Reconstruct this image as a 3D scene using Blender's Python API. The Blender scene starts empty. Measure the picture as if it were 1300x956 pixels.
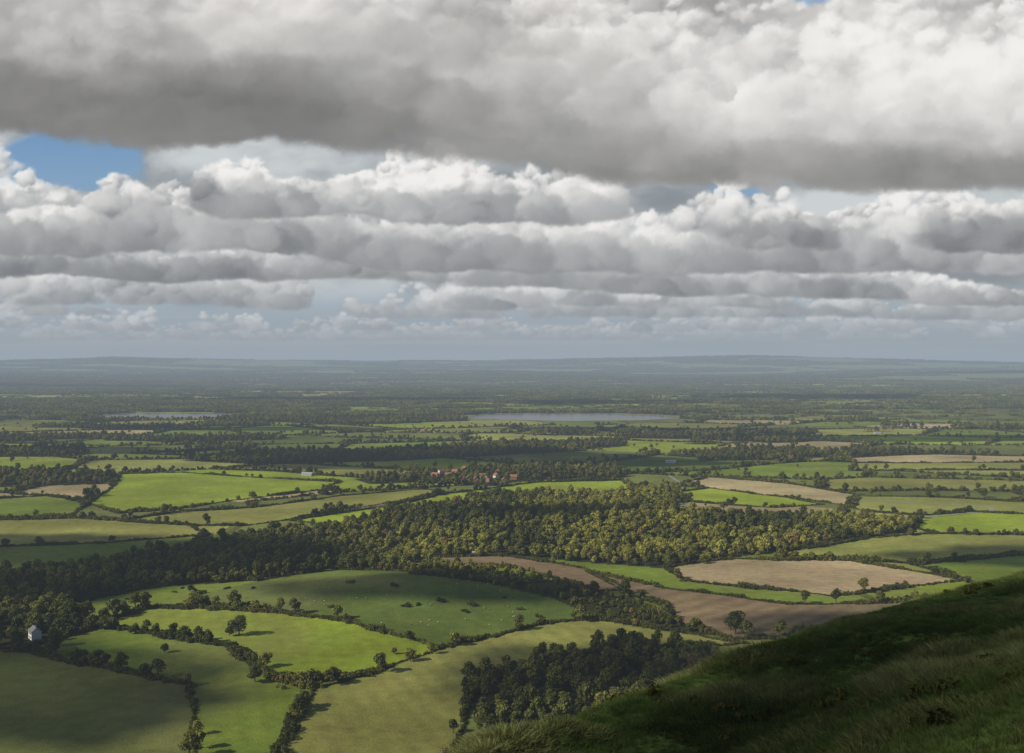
import bpy, math, random
import numpy as np
from mathutils import Vector
import time
T0=time.time()
def log(*a): print("[t=%.1f]"%(time.time()-T0),*a,flush=True)
rng=np.random.default_rng(7); random.seed(7)
HC=180.0; F=1264.0
scene=bpy.context.scene
# ------------------------------------------------------------------ noise
_tab=[np.random.default_rng(100+i).random((256,256)).astype(np.float32) for i in range(6)]
def vnoise(x,y,s=0):
    x=np.asarray(x,np.float32)+s*37.3+1000; y=np.asarray(y,np.float32)+s*91.7+1000
    xi=np.floor(x).astype(np.int32); yi=np.floor(y).astype(np.int32)
    fx=x-xi; fy=y-yi
    fx=fx*fx*fx*(fx*(fx*6-15)+10); fy=fy*fy*fy*(fy*(fy*6-15)+10)
    t=_tab[s%6]; x0=xi&255; x1=(xi+1)&255; y0=yi&255; y1=(yi+1)&255
    return (t[x0,y0]*(1-fx)+t[x1,y0]*fx)*(1-fy)+(t[x0,y1]*(1-fx)+t[x1,y1]*fx)*fy
def fbm(x,y,o=4,s=0,g=0.5):
    a=1.0; r=0; n=0
    for i in range(o):
        r=r+a*vnoise(np.asarray(x)*2**i,np.asarray(y)*2**i,s+i); n+=a; a*=g
    return r/n-0.5
def ss(t): 
    t=np.clip(t,0,1); return t*t*(3-2*t)
# ------------------------------------------------------------------ terrain height
_az=np.radians([-180,-90,-45,-30,-15,-2.3,8.55,15.5,19.6,22.7,27.2,40,60,90,180])
_T=np.array([-.02,.45,.62,.6,.5,.392,.318,.271,.2385,.217,.1886,.13,.05,0,-.02])
_R=np.array([400,60,30,30,36,45,60,70,78,85,95,140,250,400,400.])
def hill_z(x,y,noise=True):
    a=np.arctan2(x,y); r=np.hypot(x,y)
    T=np.interp(a,_az,_T); R=np.interp(a,_az,_R)
    s=np.clip(r/R,0,1); d=np.maximum(r-R,0)
    k=4.6
    drop=1.7+(T*R-1.7)*s+4*k*s*(1-s)*np.clip(T*3,0,1)
    drop=drop+T*d+(0.62-T)*(d-12*(1-np.exp(-d/12)))
    z=HC-drop
    if noise:
        m=np.clip((r-8)/20,0,1)
        z=z+m*(0.8*fbm(x/5,y/5,3,3)+2.0*fbm(x/30,y/30,2,2)*np.clip(r/60,0,1))
    return z
def lin(u,v): # flat survey: bearing column, depression row -> ground metres
    y=HC*F/(v-460.0); return (u-650)/F*y, y
MOUND=lin(540,752); RIDGE=lin(760,668)
LAKES=[(lin(722,530)[0],3300,360,230),(lin(222,527)[0],3400,260,150)]
_rb=[-600,-300,0,150,300,450,600,700,800,950,1100,1300,1600,1900]
_ry=[455,457,458,453,456.5,457.5,457.5,456,454,451,455,460,458,456]
def plain_z(x,y):
    r=np.hypot(x,y)
    z=9*fbm(x/800,y/800,3,1)+4*fbm(x/260,y/260,2,4)
    z=z+ss((r-4500)/5000)*70*fbm(x/3500,y/2200,3,5)
    z=z+13*np.exp(-(((x-MOUND[0])/130)**2+((y-MOUND[1])/75)**2))
    z=z+13*np.exp(-(((x-RIDGE[0])/330)**2+((y-RIDGE[1])/110)**2))
    for cx,cy,a,b in LAKES:
        q=np.sqrt(((x-cx)/a)**2+((y-cy)/b)**2)
        m=1-ss((q-1.15)/1.0)
        z=z*(1-m)
        q2=q+0.3*fbm(x/130,y/130,3,2)
        z=z-3*(1-ss((q2-0.90)/0.1))
    u=np.where(y>1,x/np.maximum(y,1)*F+650,1e4)
    rz=HC+(460-np.interp(u,_rb,_ry))*18000/F
    nz=rz+14*fbm(x/1500,y/1500,3,3)
    g=np.exp(-((r-18000)/3200)**2)
    g2=0.45*np.exp(-((r-12500-2500*fbm(x/6000,y/6000,1,2))/1700)**2)*(0.6+1.2*fbm(x/4000,y/4000,2,1))
    z=z*(1-g)+nz*np.maximum(g,0)+150*g2*(1-g)
    return z
def ground_z(x,y):
    x=np.asarray(x,float); y=np.asarray(y,float)
    p=plain_z(x,y); h=hill_z(x,y)
    r=np.hypot(x,y)
    d=np.clip((h-p)/12,-20,20)
    out=np.where(d>0,h,p)+12*np.log1p(np.exp(-np.abs(d)))*np.where(r<700,1,0)*ss((r-150)/100)
    return out
def G(u,v):
    q=(v-460.0)/F; y=HC/q
    for _ in range(14):
        yn=(HC-float(plain_z(np.array([(u-650)/F*y]),np.array([y]))[0]))/q
        y=0.4*y+0.6*yn
    return ((u-650)/F*y,y)
# ------------------------------------------------------------------ field survey
GREENB=(.210,.265,.030); GREEN=(.137,.182,.029); MOUNDC=(.094,.127,.028); OLIVE=(.205,.205,.056)
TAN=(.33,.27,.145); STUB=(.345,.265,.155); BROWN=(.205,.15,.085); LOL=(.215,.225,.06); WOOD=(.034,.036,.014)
OLG=(.125,.142,.040)
FIELDS=[
('f',OLG,0,[(-150,835),(30,829),(120,848),(240,872),(250,990),(-150,990)]),
('f',GREEN,1,[(35,822),(125,797),(200,808),(290,822),(345,862),(400,875),(330,990),(250,990),(240,872),(120,845)]),
('f',GREENB,1,[(115,797),(180,773),(250,773),(340,778),(440,790),(470,800),(520,812),(560,825),(470,857),(380,866),(345,862),(290,820),(200,806)]),
('f',MOUNDC,0,[(250,768),(240,758),(330,738),(430,724),(520,727),(620,739),(720,759),(757,785),(690,793),(600,815),(560,825),(520,812),(470,800),(440,788),(340,776)]),
('f',GREEN,0,[(85,768),(180,748),(300,735),(330,738),(240,758),(250,768),(180,775),(120,790),(95,785)]),
('f',OLIVE,2,[(430,868),(470,857),(560,825),(600,815),(690,793),(770,788),(860,803),(945,818),(900,822),(800,822),(700,835),(600,868),(560,990),(330,990),(400,875)]),
('w',WOOD,0,[(590,862),(690,834),(760,822),(880,822),(925,836),(850,880),(800,960),(620,960)]),
('f',BROWN,4,[(745,727),(840,747),(900,754),(1000,768),(1130,766),(1180,762),(1100,785),(1000,812),(930,812),(860,792),(845,772),(800,755)]),
('f',BROWN,0,[(540,709),(640,706),(740,722),(800,752),(750,752),(650,722),(560,716)]),
('f',GREEN,0,[(790,752),(845,768),(850,785),(800,765)]),
('f',STUB,5,[(845,722),(930,710),(1080,712),(1225,738),(1060,758),(960,748),(870,738)]),
('f',LOL,1,[(1000,700),(1100,684),(1190,678),(1340,680),(1340,700),(1160,716),(1080,712),(990,709)]),
('f',GREEN,3,[(1160,718),(1340,702),(1340,775),(1225,738)]),
('f',GREENB,0,[(1165,672),(1170,655),(1230,650),(1340,655),(1340,680),(1190,678)]),
('f',LOL,0,[(1080,645),(1090,630),(1200,632),(1340,640),(1340,655),(1230,650),(1170,655),(1100,650)]),
('f',TAN,1,[(870,612),(900,606),(1000,614),(1085,628),(1075,642),(1000,632),(900,620)]),
('f',GREENB,0,[(860,625),(900,620),(1000,632),(1045,641),(980,645),(880,638)]),
('f',GREENB,0,[(610,622),(680,613),(790,610),(805,620),(760,628),(640,632)]),
('f',GREENB,0,[(370,662),(480,645),(560,628),(610,622),(640,632),(560,640),(450,662),(420,668)]),
('f',OLIVE,1,[(150,662),(230,650),(320,645),(430,630),(540,621),(560,626),(470,643),(370,660),(310,668),(240,667)]),
('f',GREENB,0,[(110,640),(140,620),(150,602),(230,600),(330,607),(430,612),(410,622),(300,635),(220,647),(150,652)]),
('f',GREEN,0,[(-150,640),(60,630),(110,640),(90,656),(-150,662)]),
('f',OLIVE,1,[(-150,665),(90,658),(240,667),(262,680),(130,690),(-150,702)]),
('f',GREEN,0,[(-150,702),(130,690),(262,680),(230,698),(120,718),(-150,740)]),
('f',TAN,0,[(1075,582),(1180,577),(1340,580),(1340,587),(1200,588),(1085,588)]),
('f',LOL,0,[(1085,588),(1200,588),(1340,587),(1340,598),(1180,597),(1080,598)]),
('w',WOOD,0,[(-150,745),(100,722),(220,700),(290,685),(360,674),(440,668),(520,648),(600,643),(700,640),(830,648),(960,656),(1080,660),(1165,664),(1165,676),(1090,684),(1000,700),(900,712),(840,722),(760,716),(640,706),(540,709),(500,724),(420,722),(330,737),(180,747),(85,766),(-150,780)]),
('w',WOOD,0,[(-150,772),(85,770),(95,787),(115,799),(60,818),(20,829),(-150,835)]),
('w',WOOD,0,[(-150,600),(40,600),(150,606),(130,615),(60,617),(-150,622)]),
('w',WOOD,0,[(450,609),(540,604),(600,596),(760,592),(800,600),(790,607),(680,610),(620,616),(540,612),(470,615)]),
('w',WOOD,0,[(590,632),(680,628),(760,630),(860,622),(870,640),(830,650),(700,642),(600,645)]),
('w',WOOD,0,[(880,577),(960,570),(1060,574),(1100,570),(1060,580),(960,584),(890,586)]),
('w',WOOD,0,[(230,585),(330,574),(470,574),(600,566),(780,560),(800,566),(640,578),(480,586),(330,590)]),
('b',WOOD,0,[(500,719),(600,722),(700,737),(760,750),(800,764),(850,788),(925,808),(870,806),(770,790),(735,775),(700,760),(620,742),(520,730)]),
]
WF=[]
for k,c,st,p in FIELDS:
    WF.append((k,c,st,np.array([G(*q) for q in p]),p))
def inpoly(x,y,P):
    res=np.zeros(x.shape,bool)
    m=(x>=P[:,0].min())&(x<=P[:,0].max())&(y>=P[:,1].min())&(y<=P[:,1].max())
    idx=np.nonzero(m)[0]
    if len(idx)==0: return res
    xs=x[idx]; ys=y[idx]; c=np.zeros(len(idx),bool); n=len(P)
    for i in range(n):
        x1,y1=P[i]; x2,y2=P[(i+1)%n]
        if y1==y2: continue
        cond=((y1>ys)!=(y2>ys))&(xs<(x2-x1)*(ys-y1)/(y2-y1)+x1)
        c^=cond
    res[idx]=c
    return res
CELL=235.0
def vor(x,y):
    xw=x+150*fbm(x/500,y/500,2,0)+14*fbm(x/90,y/90,2,3); yw=y+150*fbm(x/500,y/500,2,2)+14*fbm(x/90,y/90,2,1)
    sx=xw/CELL*0.72; sy=yw/CELL*1.15
    xi=np.floor(sx).astype(np.int32); yi=np.floor(sy).astype(np.int32)
    f1=np.full(x.shape,1e9); f2=np.full(x.shape,1e9)
    ax=np.zeros(x.shape);ay=np.zeros(x.shape);bx=np.zeros(x.shape);by=np.zeros(x.shape); hid=np.zeros(x.shape,np.int32); hid2=np.zeros(x.shape,np.int32)
    for i in (-1,0,1):
        for j in (-1,0,1):
            cx=xi+i; cy=yi+j
            px=cx+.02+.96*_tab[0][cx&255,cy&255]; py=cy+.02+.96*_tab[1][cx&255,cy&255]; cid=((cx&255)*256+(cy&255))
            d=(px-sx)**2+(py-sy)**2
            n1=d<f1; n2=(~n1)&(d<f2)
            f2=np.where(n1,f1,np.where(n2,d,f2)); bx=np.where(n1,ax,np.where(n2,px,bx)); by=np.where(n1,ay,np.where(n2,py,by)); hid2=np.where(n1,hid,np.where(n2,cid,hid2))
            f1=np.where(n1,d,f1); ax=np.where(n1,px,ax); ay=np.where(n1,py,ay); hid=np.where(n1,cid,hid)
    ed=(f2-f1)/(2*np.maximum(np.hypot(ax-bx,ay-by),1e-3))*CELL
    h=_tab[2].ravel()[hid]; h2=_tab[3].ravel()[hid]
    pr=_tab[4].ravel()[(hid^hid2)&65535]       # some boundaries have lost their hedge
    ed=np.where(pr<.2,ed+40,ed)
    return h,h2,ed,ax*CELL/0.72,ay*CELL/1.15
PAL=np.array([GREEN,GREENB,OLIVE,OLG,GREEN,LOL,TAN,GREENB,OLG,MOUNDC,GREEN,OLIVE,OLG,GREEN,MOUNDC])
def classify(x,y):
    r=np.hypot(x,y)
    h,h2,ed,cx,cy=vor(x,y)
    wn=fbm(cx/1300,cy/650,3,4); rr=np.hypot(cx,cy)
    thr=np.interp(rr,[0,1400,2000,3000,4500,7000,12000],[.25,.15,.09,.04,.02,-.005,-.03])
    wood=(wn>thr)|(h2<0.08)|(fbm(x/420,y/200,3,2)>np.interp(r,[0,1400,2000,4000,9000],[.5,.26,.17,.11,.09]))
    col=PAL[(h*len(PAL)).astype(int)%len(PAL)]*(0.8+0.35*h2)[:,None]
    col=col*np.interp(r,[1400,2500,4000,9000],[1,.92,.95,1.15])[:,None]
    expl=np.zeros(x.shape,bool); stripe=np.zeros(x.shape,int); kind=np.zeros(x.shape,int); fid=np.full(x.shape,-1)
    for n,(k,c,st,P,_) in enumerate(WF):
        m=inpoly(x,y,P)
        col[m]=c; expl[m]=True; stripe[m]=st; kind[m]={'f':0,'w':1,'b':2}[k]; fid[m]=n
        wood[m]=(k!='f')
    lk=np.zeros(x.shape,bool)
    for cx_,cy_,a,b in LAKES:
        q=np.sqrt(((x-cx_)/(a*1.08))**2+((y-cy_)/(b*1.12))**2)<1
        q|=(np.abs(x-cx_)<a*.9)&(y<cy_)&(y>cy_-b-170)
        lk|=q
    wood&=~lk
    return col,wood,expl,ed,stripe,kind,fid,lk
# ------------------------------------------------------------------ materials
def newmat(name):
    m=bpy.data.materials.new(name); m.use_nodes=True; nt=m.node_tree; nt.nodes.clear()
    return m,nt
def N(nt,t,**k):
    n=nt.nodes.new(t)
    for a,b in k.items(): setattr(n,a,b)
    return n
def simple(name,col,rough=.8,var=.25,scale=3.0,spec=.2):
    m,nt=newmat(name)
    o=N(nt,'ShaderNodeOutputMaterial'); p=N(nt,'ShaderNodeBsdfPrincipled')
    p.inputs['Roughness'].default_value=rough; p.inputs['Specular IOR Level'].default_value=spec
    tc=N(nt,'ShaderNodeTexCoord'); no=N(nt,'ShaderNodeTexNoise'); no.inputs['Scale'].default_value=scale; no.inputs['Detail'].default_value=5
    nt.links.new(tc.outputs['Object'],no.inputs['Vector'])
    mr=N(nt,'ShaderNodeMapRange'); mr.inputs[1].default_value=.3; mr.inputs[2].default_value=.7; mr.inputs[3].default_value=1-var; mr.inputs[4].default_value=1+var
    nt.links.new(no.outputs[0],mr.inputs[0])
    v=N(nt,'ShaderNodeVectorMath',operation='SCALE'); v.inputs[0].default_value=col
    nt.links.new(mr.outputs[0],v.inputs['Scale']); nt.links.new(v.outputs[0],p.inputs['Base Color'])
    nt.links.new(p.outputs[0],o.inputs[0]); return m
def foliage(name,col=None,trans=.25,nscale=.35):
    m,nt=newmat(name)
    o=N(nt,'ShaderNodeOutputMaterial'); d=N(nt,'ShaderNodeBsdfDiffuse'); t=N(nt,'ShaderNodeBsdfTranslucent'); mx=N(nt,'ShaderNodeMixShader'); mx.inputs[0].default_value=trans
    if col is None:
        at=N(nt,'ShaderNodeAttribute',attribute_type='INSTANCER',attribute_name='tint'); src=at.outputs['Color']
    else:
        rgb=N(nt,'ShaderNodeRGB'); rgb.outputs[0].default_value=(*col,1); src=rgb.outputs[0]
    tc=N(nt,'ShaderNodeTexCoord'); no=N(nt,'ShaderNodeTexNoise'); no.inputs['Scale'].default_value=nscale; no.inputs['Detail'].default_value=2
    nt.links.new(tc.outputs['Object'],no.inputs['Vector'])
    mr=N(nt,'ShaderNodeMapRange'); mr.inputs[1].default_value=.3; mr.inputs[2].default_value=.7; mr.inputs[3].default_value=.6; mr.inputs[4].default_value=1.45
    nt.links.new(no.outputs[0],mr.inputs[0])
    v=N(nt,'ShaderNodeVectorMath',operation='SCALE'); nt.links.new(src,v.inputs[0]); nt.links.new(mr.outputs[0],v.inputs['Scale'])
    nt.links.new(v.outputs[0],d.inputs[0]); nt.links.new(v.outputs[0],t.inputs[0])
    nt.links.new(d.outputs[0],mx.inputs[1]); nt.links.new(t.outputs[0],mx.inputs[2]); nt.links.new(mx.outputs[0],o.inputs[0])
    return m
M_LEAF=foliage('leaves'); M_BARK=simple('bark',(.09,.07,.05),.9)
M_GRASS=foliage('grass_blades',None,.35,1.5)
m,nt=newmat('fields'); M_GROUND=m
o=N(nt,'ShaderNodeOutputMaterial'); d=N(nt,'ShaderNodeBsdfDiffuse'); at=N(nt,'ShaderNodeAttribute',attribute_name='col')
geo=N(nt,'ShaderNodeNewGeometry'); cur=at.outputs['Color']
for sc,lo,hi in ((.012,.82,1.18),(.12,.83,1.17),(1.3,.75,1.25)):
    no=N(nt,'ShaderNodeTexNoise'); no.inputs['Scale'].default_value=sc; no.inputs['Detail'].default_value=5; no.inputs['Roughness'].default_value=.6
    nt.links.new(geo.outputs['Position'],no.inputs['Vector'])
    mr=N(nt,'ShaderNodeMapRange'); mr.inputs[1].default_value=.3; mr.inputs[2].default_value=.7; mr.inputs[3].default_value=lo; mr.inputs[4].default_value=hi
    nt.links.new(no.outputs[0],mr.inputs[0])
    v=N(nt,'ShaderNodeVectorMath',operation='SCALE'); nt.links.new(cur,v.inputs[0]); nt.links.new(mr.outputs[0],v.inputs['Scale']); cur=v.outputs[0]
no=N(nt,'ShaderNodeTexNoise'); no.inputs['Scale'].default_value=.03; no.inputs['Detail'].default_value=6
nt.links.new(geo.outputs['Position'],no.inputs['Vector'])
hs=N(nt,'ShaderNodeHueSaturation'); mr=N(nt,'ShaderNodeMapRange'); mr.inputs[1].default_value=.3; mr.inputs[2].default_value=.7; mr.inputs[3].default_value=.485; mr.inputs[4].default_value=.51
nt.links.new(no.outputs[0],mr.inputs[0]); nt.links.new(mr.outputs[0],hs.inputs['Hue']); nt.links.new(cur,hs.inputs['Color'])
nt.links.new(hs.outputs[0],d.inputs[0])
bn=N(nt,'ShaderNodeTexNoise'); bn.inputs['Scale'].default_value=.8; bn.inputs['Detail'].default_value=6; nt.links.new(geo.outputs['Position'],bn.inputs['Vector'])
bp=N(nt,'ShaderNodeBump'); bp.inputs['Strength'].default_value=.5; bp.inputs['Distance'].default_value=.4
nt.links.new(bn.outputs[0],bp.inputs['Height']); nt.links.new(bp.outputs[0],d.inputs['Normal'])
nt.links.new(d.outputs[0],o.inputs[0])
# ------------------------------------------------------------------ mesh helpers
def link(ob,parent=None):
    scene.collection.objects.link(ob)
    if parent: ob.parent=parent
    return ob
def gridmesh(name,verts,rows,cols,wrap=False):
    me=bpy.data.meshes.new(name)
    me.vertices.add(len(verts)); me.vertices.foreach_set('co',np.ascontiguousarray(verts,np.float32).ravel())
    i=np.arange(rows-1)[:,None]; cc=cols if wrap else cols-1; j=np.arange(cc)[None,:]; j2=(j+1)%cols
    q=np.stack([i*cols+j,i*cols+j2,(i+1)*cols+j2,(i+1)*cols+j],-1).reshape(-1,4).astype(np.int32)
    nf=len(q); me.loops.add(nf*4); me.polygons.add(nf)
    me.loops.foreach_set('vertex_index',q.ravel()); me.polygons.foreach_set('loop_start',np.arange(nf,dtype=np.int32)*4)
    me.update(calc_edges=True); me.shade_smooth()
    return me
def setcol(me,name,c):
    at=me.attributes.new(name,'FLOAT_COLOR','POINT')
    a=np.ones((len(c),4),np.float32); a[:,:3]=c; at.data.foreach_set('color',a.ravel())
# ------------------------------------------------------------------ terrain
azd=np.radians(np.linspace(-31,31,1150)); azc=np.radians(np.linspace(31,329,150)[1:-1])
az=np.concatenate([azd,azc])
def gs(a,b,q): return np.exp(np.arange(math.log(a),math.log(b),math.log(q)))
rad=np.concatenate([gs(.4,20,1.12),gs(20,300,1.012),gs(300,3200,1.0045),gs(3200,32000,1.009)])
A,R=np.meshgrid(az,rad); X=(R*np.sin(A)).ravel(); Y=(R*np.cos(A)).ravel()
Z=ground_z(X,Y); log('terrain verts',len(X))
col,wood,expl,ed,stripe,kind,fid,lk=classify(X,Y)
r=np.hypot(X,Y)
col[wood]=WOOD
amp=np.interp(r,[300,900,1300],[.06,.05,.01])*(np.minimum(stripe,2)/2.0)*np.where(stripe>=3,2.2,1)
dirx=np.where(stripe==4,.25,np.where(stripe==5,.35,.75)); diry=np.where(stripe==4,-.3,np.where(stripe==5,.62,.25))
col*= (1+amp*np.sin(2*np.pi*(X*dirx+Y*diry+14*fbm(X/200,Y/200,2,1))/np.where(stripe>=3,6.5,9.0)))[:,None]
pt=fbm(X/70,Y/70,4,0); col*=(1+.6*pt*(~wood))[:,None]
pt=fbm(X/300,Y/300,2,3); col*=(1+.5*pt*(~wood))[:,None]
dry=ss(fbm(X/120,Y/160,3,5)*4)*(~wood)*.3
col=col*(1-dry[:,None])+np.array([.19,.17,.075])*dry[:,None]
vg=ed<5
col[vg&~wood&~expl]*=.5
hz=hill_z(X,Y); hm=ss((hz-plain_z(X,Y)-2)/10)
hc=np.array([.085,.125,.033])*(1+1.1*fbm(X/6,Y/6,3,1)[:,None])
col=col*(1-hm[:,None])+hc*hm[:,None]
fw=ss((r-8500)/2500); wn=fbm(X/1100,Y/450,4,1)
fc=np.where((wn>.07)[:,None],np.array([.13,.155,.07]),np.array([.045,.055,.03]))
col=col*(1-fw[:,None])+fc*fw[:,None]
for cx_,cy_,a_,b_ in LAKES:
    q=np.sqrt(((X-cx_)/a_)**2+((Y-cy_)/b_)**2); m=(q<1.06); col[m]=(.15,.15,.09)
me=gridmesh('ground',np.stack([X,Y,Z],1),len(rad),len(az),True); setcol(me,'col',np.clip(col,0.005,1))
me.materials.append(M_GROUND); link(bpy.data.objects.new('ground',me)); log('terrain done')
mw,nt=newmat('lake_water'); o=N(nt,'ShaderNodeOutputMaterial'); p=N(nt,'ShaderNodeBsdfPrincipled')
p.inputs['Base Color'].default_value=(.06,.065,.065,1); p.inputs['Roughness'].default_value=.2; p.inputs['IOR'].default_value=1.33
ge=N(nt,'ShaderNodeNewGeometry'); no=N(nt,'ShaderNodeTexNoise'); no.inputs['Scale'].default_value=.5; b=N(nt,'ShaderNodeBump'); b.inputs['Strength'].default_value=.25; b.inputs['Distance'].default_value=.1
nt.links.new(ge.outputs['Position'],no.inputs['Vector']); nt.links.new(no.outputs[0],b.inputs['Height']); nt.links.new(b.outputs[0],p.inputs['Normal']); nt.links.new(p.outputs[0],o.inputs[0])
for cx_,cy_,a_,b_ in LAKES:
    n=90; th=np.linspace(0,2*np.pi,n,endpoint=False)
    vs=[(cx_,cy_,-.6)]+[(cx_+a_*1.05*math.cos(t),cy_+b_*1.05*math.sin(t),-.6) for t in th]
    me=bpy.data.meshes.new('lake'); me.from_pydata(vs,[],[(0,1+i,1+(i+1)%n) for i in range(n)]); me.materials.append(mw)
    link(bpy.data.objects.new('lake',me))
# ------------------------------------------------------------------ trees
def leafquads(lobes,n,size,up=.25,lo=.72,rg=None):
    w=np.array([l[1][0]*l[1][2] for l in lobes]); w=w/w.sum()
    k=rg.choice(len(lobes),n,p=w)
    c=np.array([l[0] for l in lobes])[k]; R_=np.array([l[1] for l in lobes])[k]
    d=rg.normal(size=(n,3)); d[:,2]+=up; d/=np.linalg.norm(d,axis=1)[:,None]
    p=c+d*R_*rg.uniform(lo,1.08,(n,1))
    nn=d+rg.normal(size=(n,3))*.5; nn/=np.linalg.norm(nn,axis=1)[:,None]
    t=np.cross(nn,rg.normal(size=(n,3))); t/=np.linalg.norm(t,axis=1)[:,None]; b=np.cross(nn,t)
    s=size*rg.uniform(.5,1.2,(n,1)); s2=s*rg.uniform(.5,.95,(n,1))
    v=np.stack([p-t*s-b*s2*.4,p+t*s*.3-b*s2,p+t*s+b*s2*.4,p-t*s*.3+b*s2],1).reshape(-1,3)
    return v,np.arange(4*n).reshape(-1,4)
def limb(p0,p1,r0,r1,k=6):
    p0=np.array(p0,float); p1=np.array(p1,float); d=p1-p0; d/=np.linalg.norm(d)
    t=np.cross(d,[.3,.9,.1]); t/=np.linalg.norm(t); b=np.cross(d,t)
    a=np.linspace(0,2*np.pi,k,endpoint=False)[:,None]
    v=np.concatenate([p0+r0*(np.cos(a)*t+np.sin(a)*b),p1+r1*(np.cos(a)*t+np.sin(a)*b)])
    return v,[(i,(i+1)%k,k+(i+1)%k,k+i) for i in range(k)]
def treemesh(name,h,w,nl,nq,qs,seed,trunk=True,mleaf=None,tall=1.0):
    rg=np.random.default_rng(seed); V=[];Fc=[];mi=[];off=0
    cz=h*.58; lobes=[((0,0,cz),(w*.27,w*.27,h*.30))]
    for i in range(nl):
        a=i*2.4+rg.uniform(-.5,.5); rr=w*.5*rg.uniform(.35,.72); z=h*rg.uniform(.34,.82)
        if z>h*.65: rr*=.6
        s=w*rg.uniform(.15,.24)
        lobes.append(((rr*math.cos(a),rr*math.sin(a),z),(s,s,s*.85*tall)))
    if trunk:
        parts=[limb((0,0,-.5),(0.1,0,h*.3),.035*h,.024*h),limb((.1,0,h*.3),(0,.2,h*.65),.024*h,.01*h)]
        for l in lobes[1:6]: parts.append(limb((.05,0,h*rg.uniform(.22,.4)),l[0],.014*h,.005*h,5))
        for v,f in parts:
            V.append(v); Fc+= [tuple(x+off for x in q) for q in f]; mi+=[1]*len(f); off+=len(v)
    v,f=leafquads(lobes,nq,qs,rg=rg)
    V.append(v); Fc+=[tuple(x) for x in (f+off)]; mi+=[0]*len(f)
    me=bpy.data.meshes.new(name); me.from_pydata(np.concatenate(V).tolist(),[],Fc)
    me.materials.append(mleaf or M_LEAF); me.materials.append(M_BARK); me.polygons.foreach_set('material_index',mi); me.update()
    return me
def hedgemesh(name,seed):
    rg=np.random.default_rng(seed)
    lobes=[((rg.uniform(-2.3,2.3),rg.uniform(-.5,.5),rg.uniform(.7,1.4)),(rg.uniform(.8,1.4),)*2+(rg.uniform(.8,1.4),)) for i in range(6)]
    v,f=leafquads(lobes,220,.4,rg=rg,lo=.5)
    me=bpy.data.meshes.new(name); me.from_pydata(v.tolist(),[],f.tolist()); me.materials.append(M_LEAF); return me
def clumpmesh(name,seed,ncr=9,span=17,nq=70,qs=1.7):
    rg=np.random.default_rng(seed); V=[];off=0;Fc=[]
    for i in range(ncr):
        x,y=rg.uniform(-span,span,2); h=rg.uniform(8,14); w=h*rg.uniform(.4,.55)
        lobes=[((x,y,h*.45),(w,w,h*.5))]+[((x+rg.uniform(-w,w)*.8,y+rg.uniform(-w,w)*.8,h*rg.uniform(.4,.7)),(w*.5,w*.5,h*.28)) for _ in range(3)]
        v,f=leafquads(lobes,nq,qs,rg=rg,up=.6); V.append(v); Fc+=(f+off).tolist(); off+=len(v)
    me=bpy.data.meshes.new(name); me.from_pydata(np.concatenate(V).tolist(),[],Fc); me.materials.append(M_LEAF); return me
def tuftmesh(name,seed,nb=60,h=.42,sp=.3):
    rg=np.random.default_rng(seed); V=[];Fc=[]
    for i in range(nb):
        a=rg.uniform(0,6.28); q=sp*math.sqrt(rg.random()); x,y=q*math.cos(a),q*math.sin(a)
        hh=h*rg.uniform(.5,1.2)*(1.2-q/sp*.6); lx,ly=np.array([x,y])*.6+rg.normal(0,.06,2)+np.array([.05,.02]); w=rg.uniform(.006,.012); b=rg.uniform(0,3.14)
        dx,dy=w*math.cos(b),w*math.sin(b); k=len(V)
        V+=[(x-dx,y-dy,-.05),(x+dx,y+dy,-.05),(x+lx*.4+dx*.8,y+ly*.4+dy*.8,hh*.6),(x+lx*.4-dx*.8,y+ly*.4-dy*.8,hh*.6),(x+lx,y+ly,hh)]
        Fc+=[(k,k+1,k+2,k+3),(k+3,k+2,k+4)]
    me=bpy.data.meshes.new(name); me.from_pydata(V,[],Fc); me.materials.append(M_GRASS); return me
def coll(name,meshes):
    c=bpy.data.collections.new(name)
    for i,me in enumerate(meshes):
        c.objects.link(bpy.data.objects.new('%s_%02d'%(name,i),me))
    return c
C_TREE=coll('woodland_tree',[treemesh('tree%d'%i,h,w,nl,560,.74,20+i,tall=t) for i,(h,w,nl,t) in enumerate([(12,10,9,1),(14,10,10,1),(10,10,8,1),(15,9,11,1.2),(11,8,8,1.1),(9,9,8,1)])])
C_HEDGE=coll('hedge_piece',[hedgemesh('hedge%d'%i,50+i) for i in range(4)])
C_CLUMP=coll('tree_clump',[clumpmesh('clump%d'%i,70+i) for i in range(5)])
C_HCL=coll('hedge_clump',[clumpmesh('hclump%d'%i,90+i,4,10,50,1.4) for i in range(4)])
C_TUFT=coll('grass_tuft',[tuftmesh('tuft%d'%i,110+i,h=hh) for i,hh in enumerate([.18,.25,.3,.21])])
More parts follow.
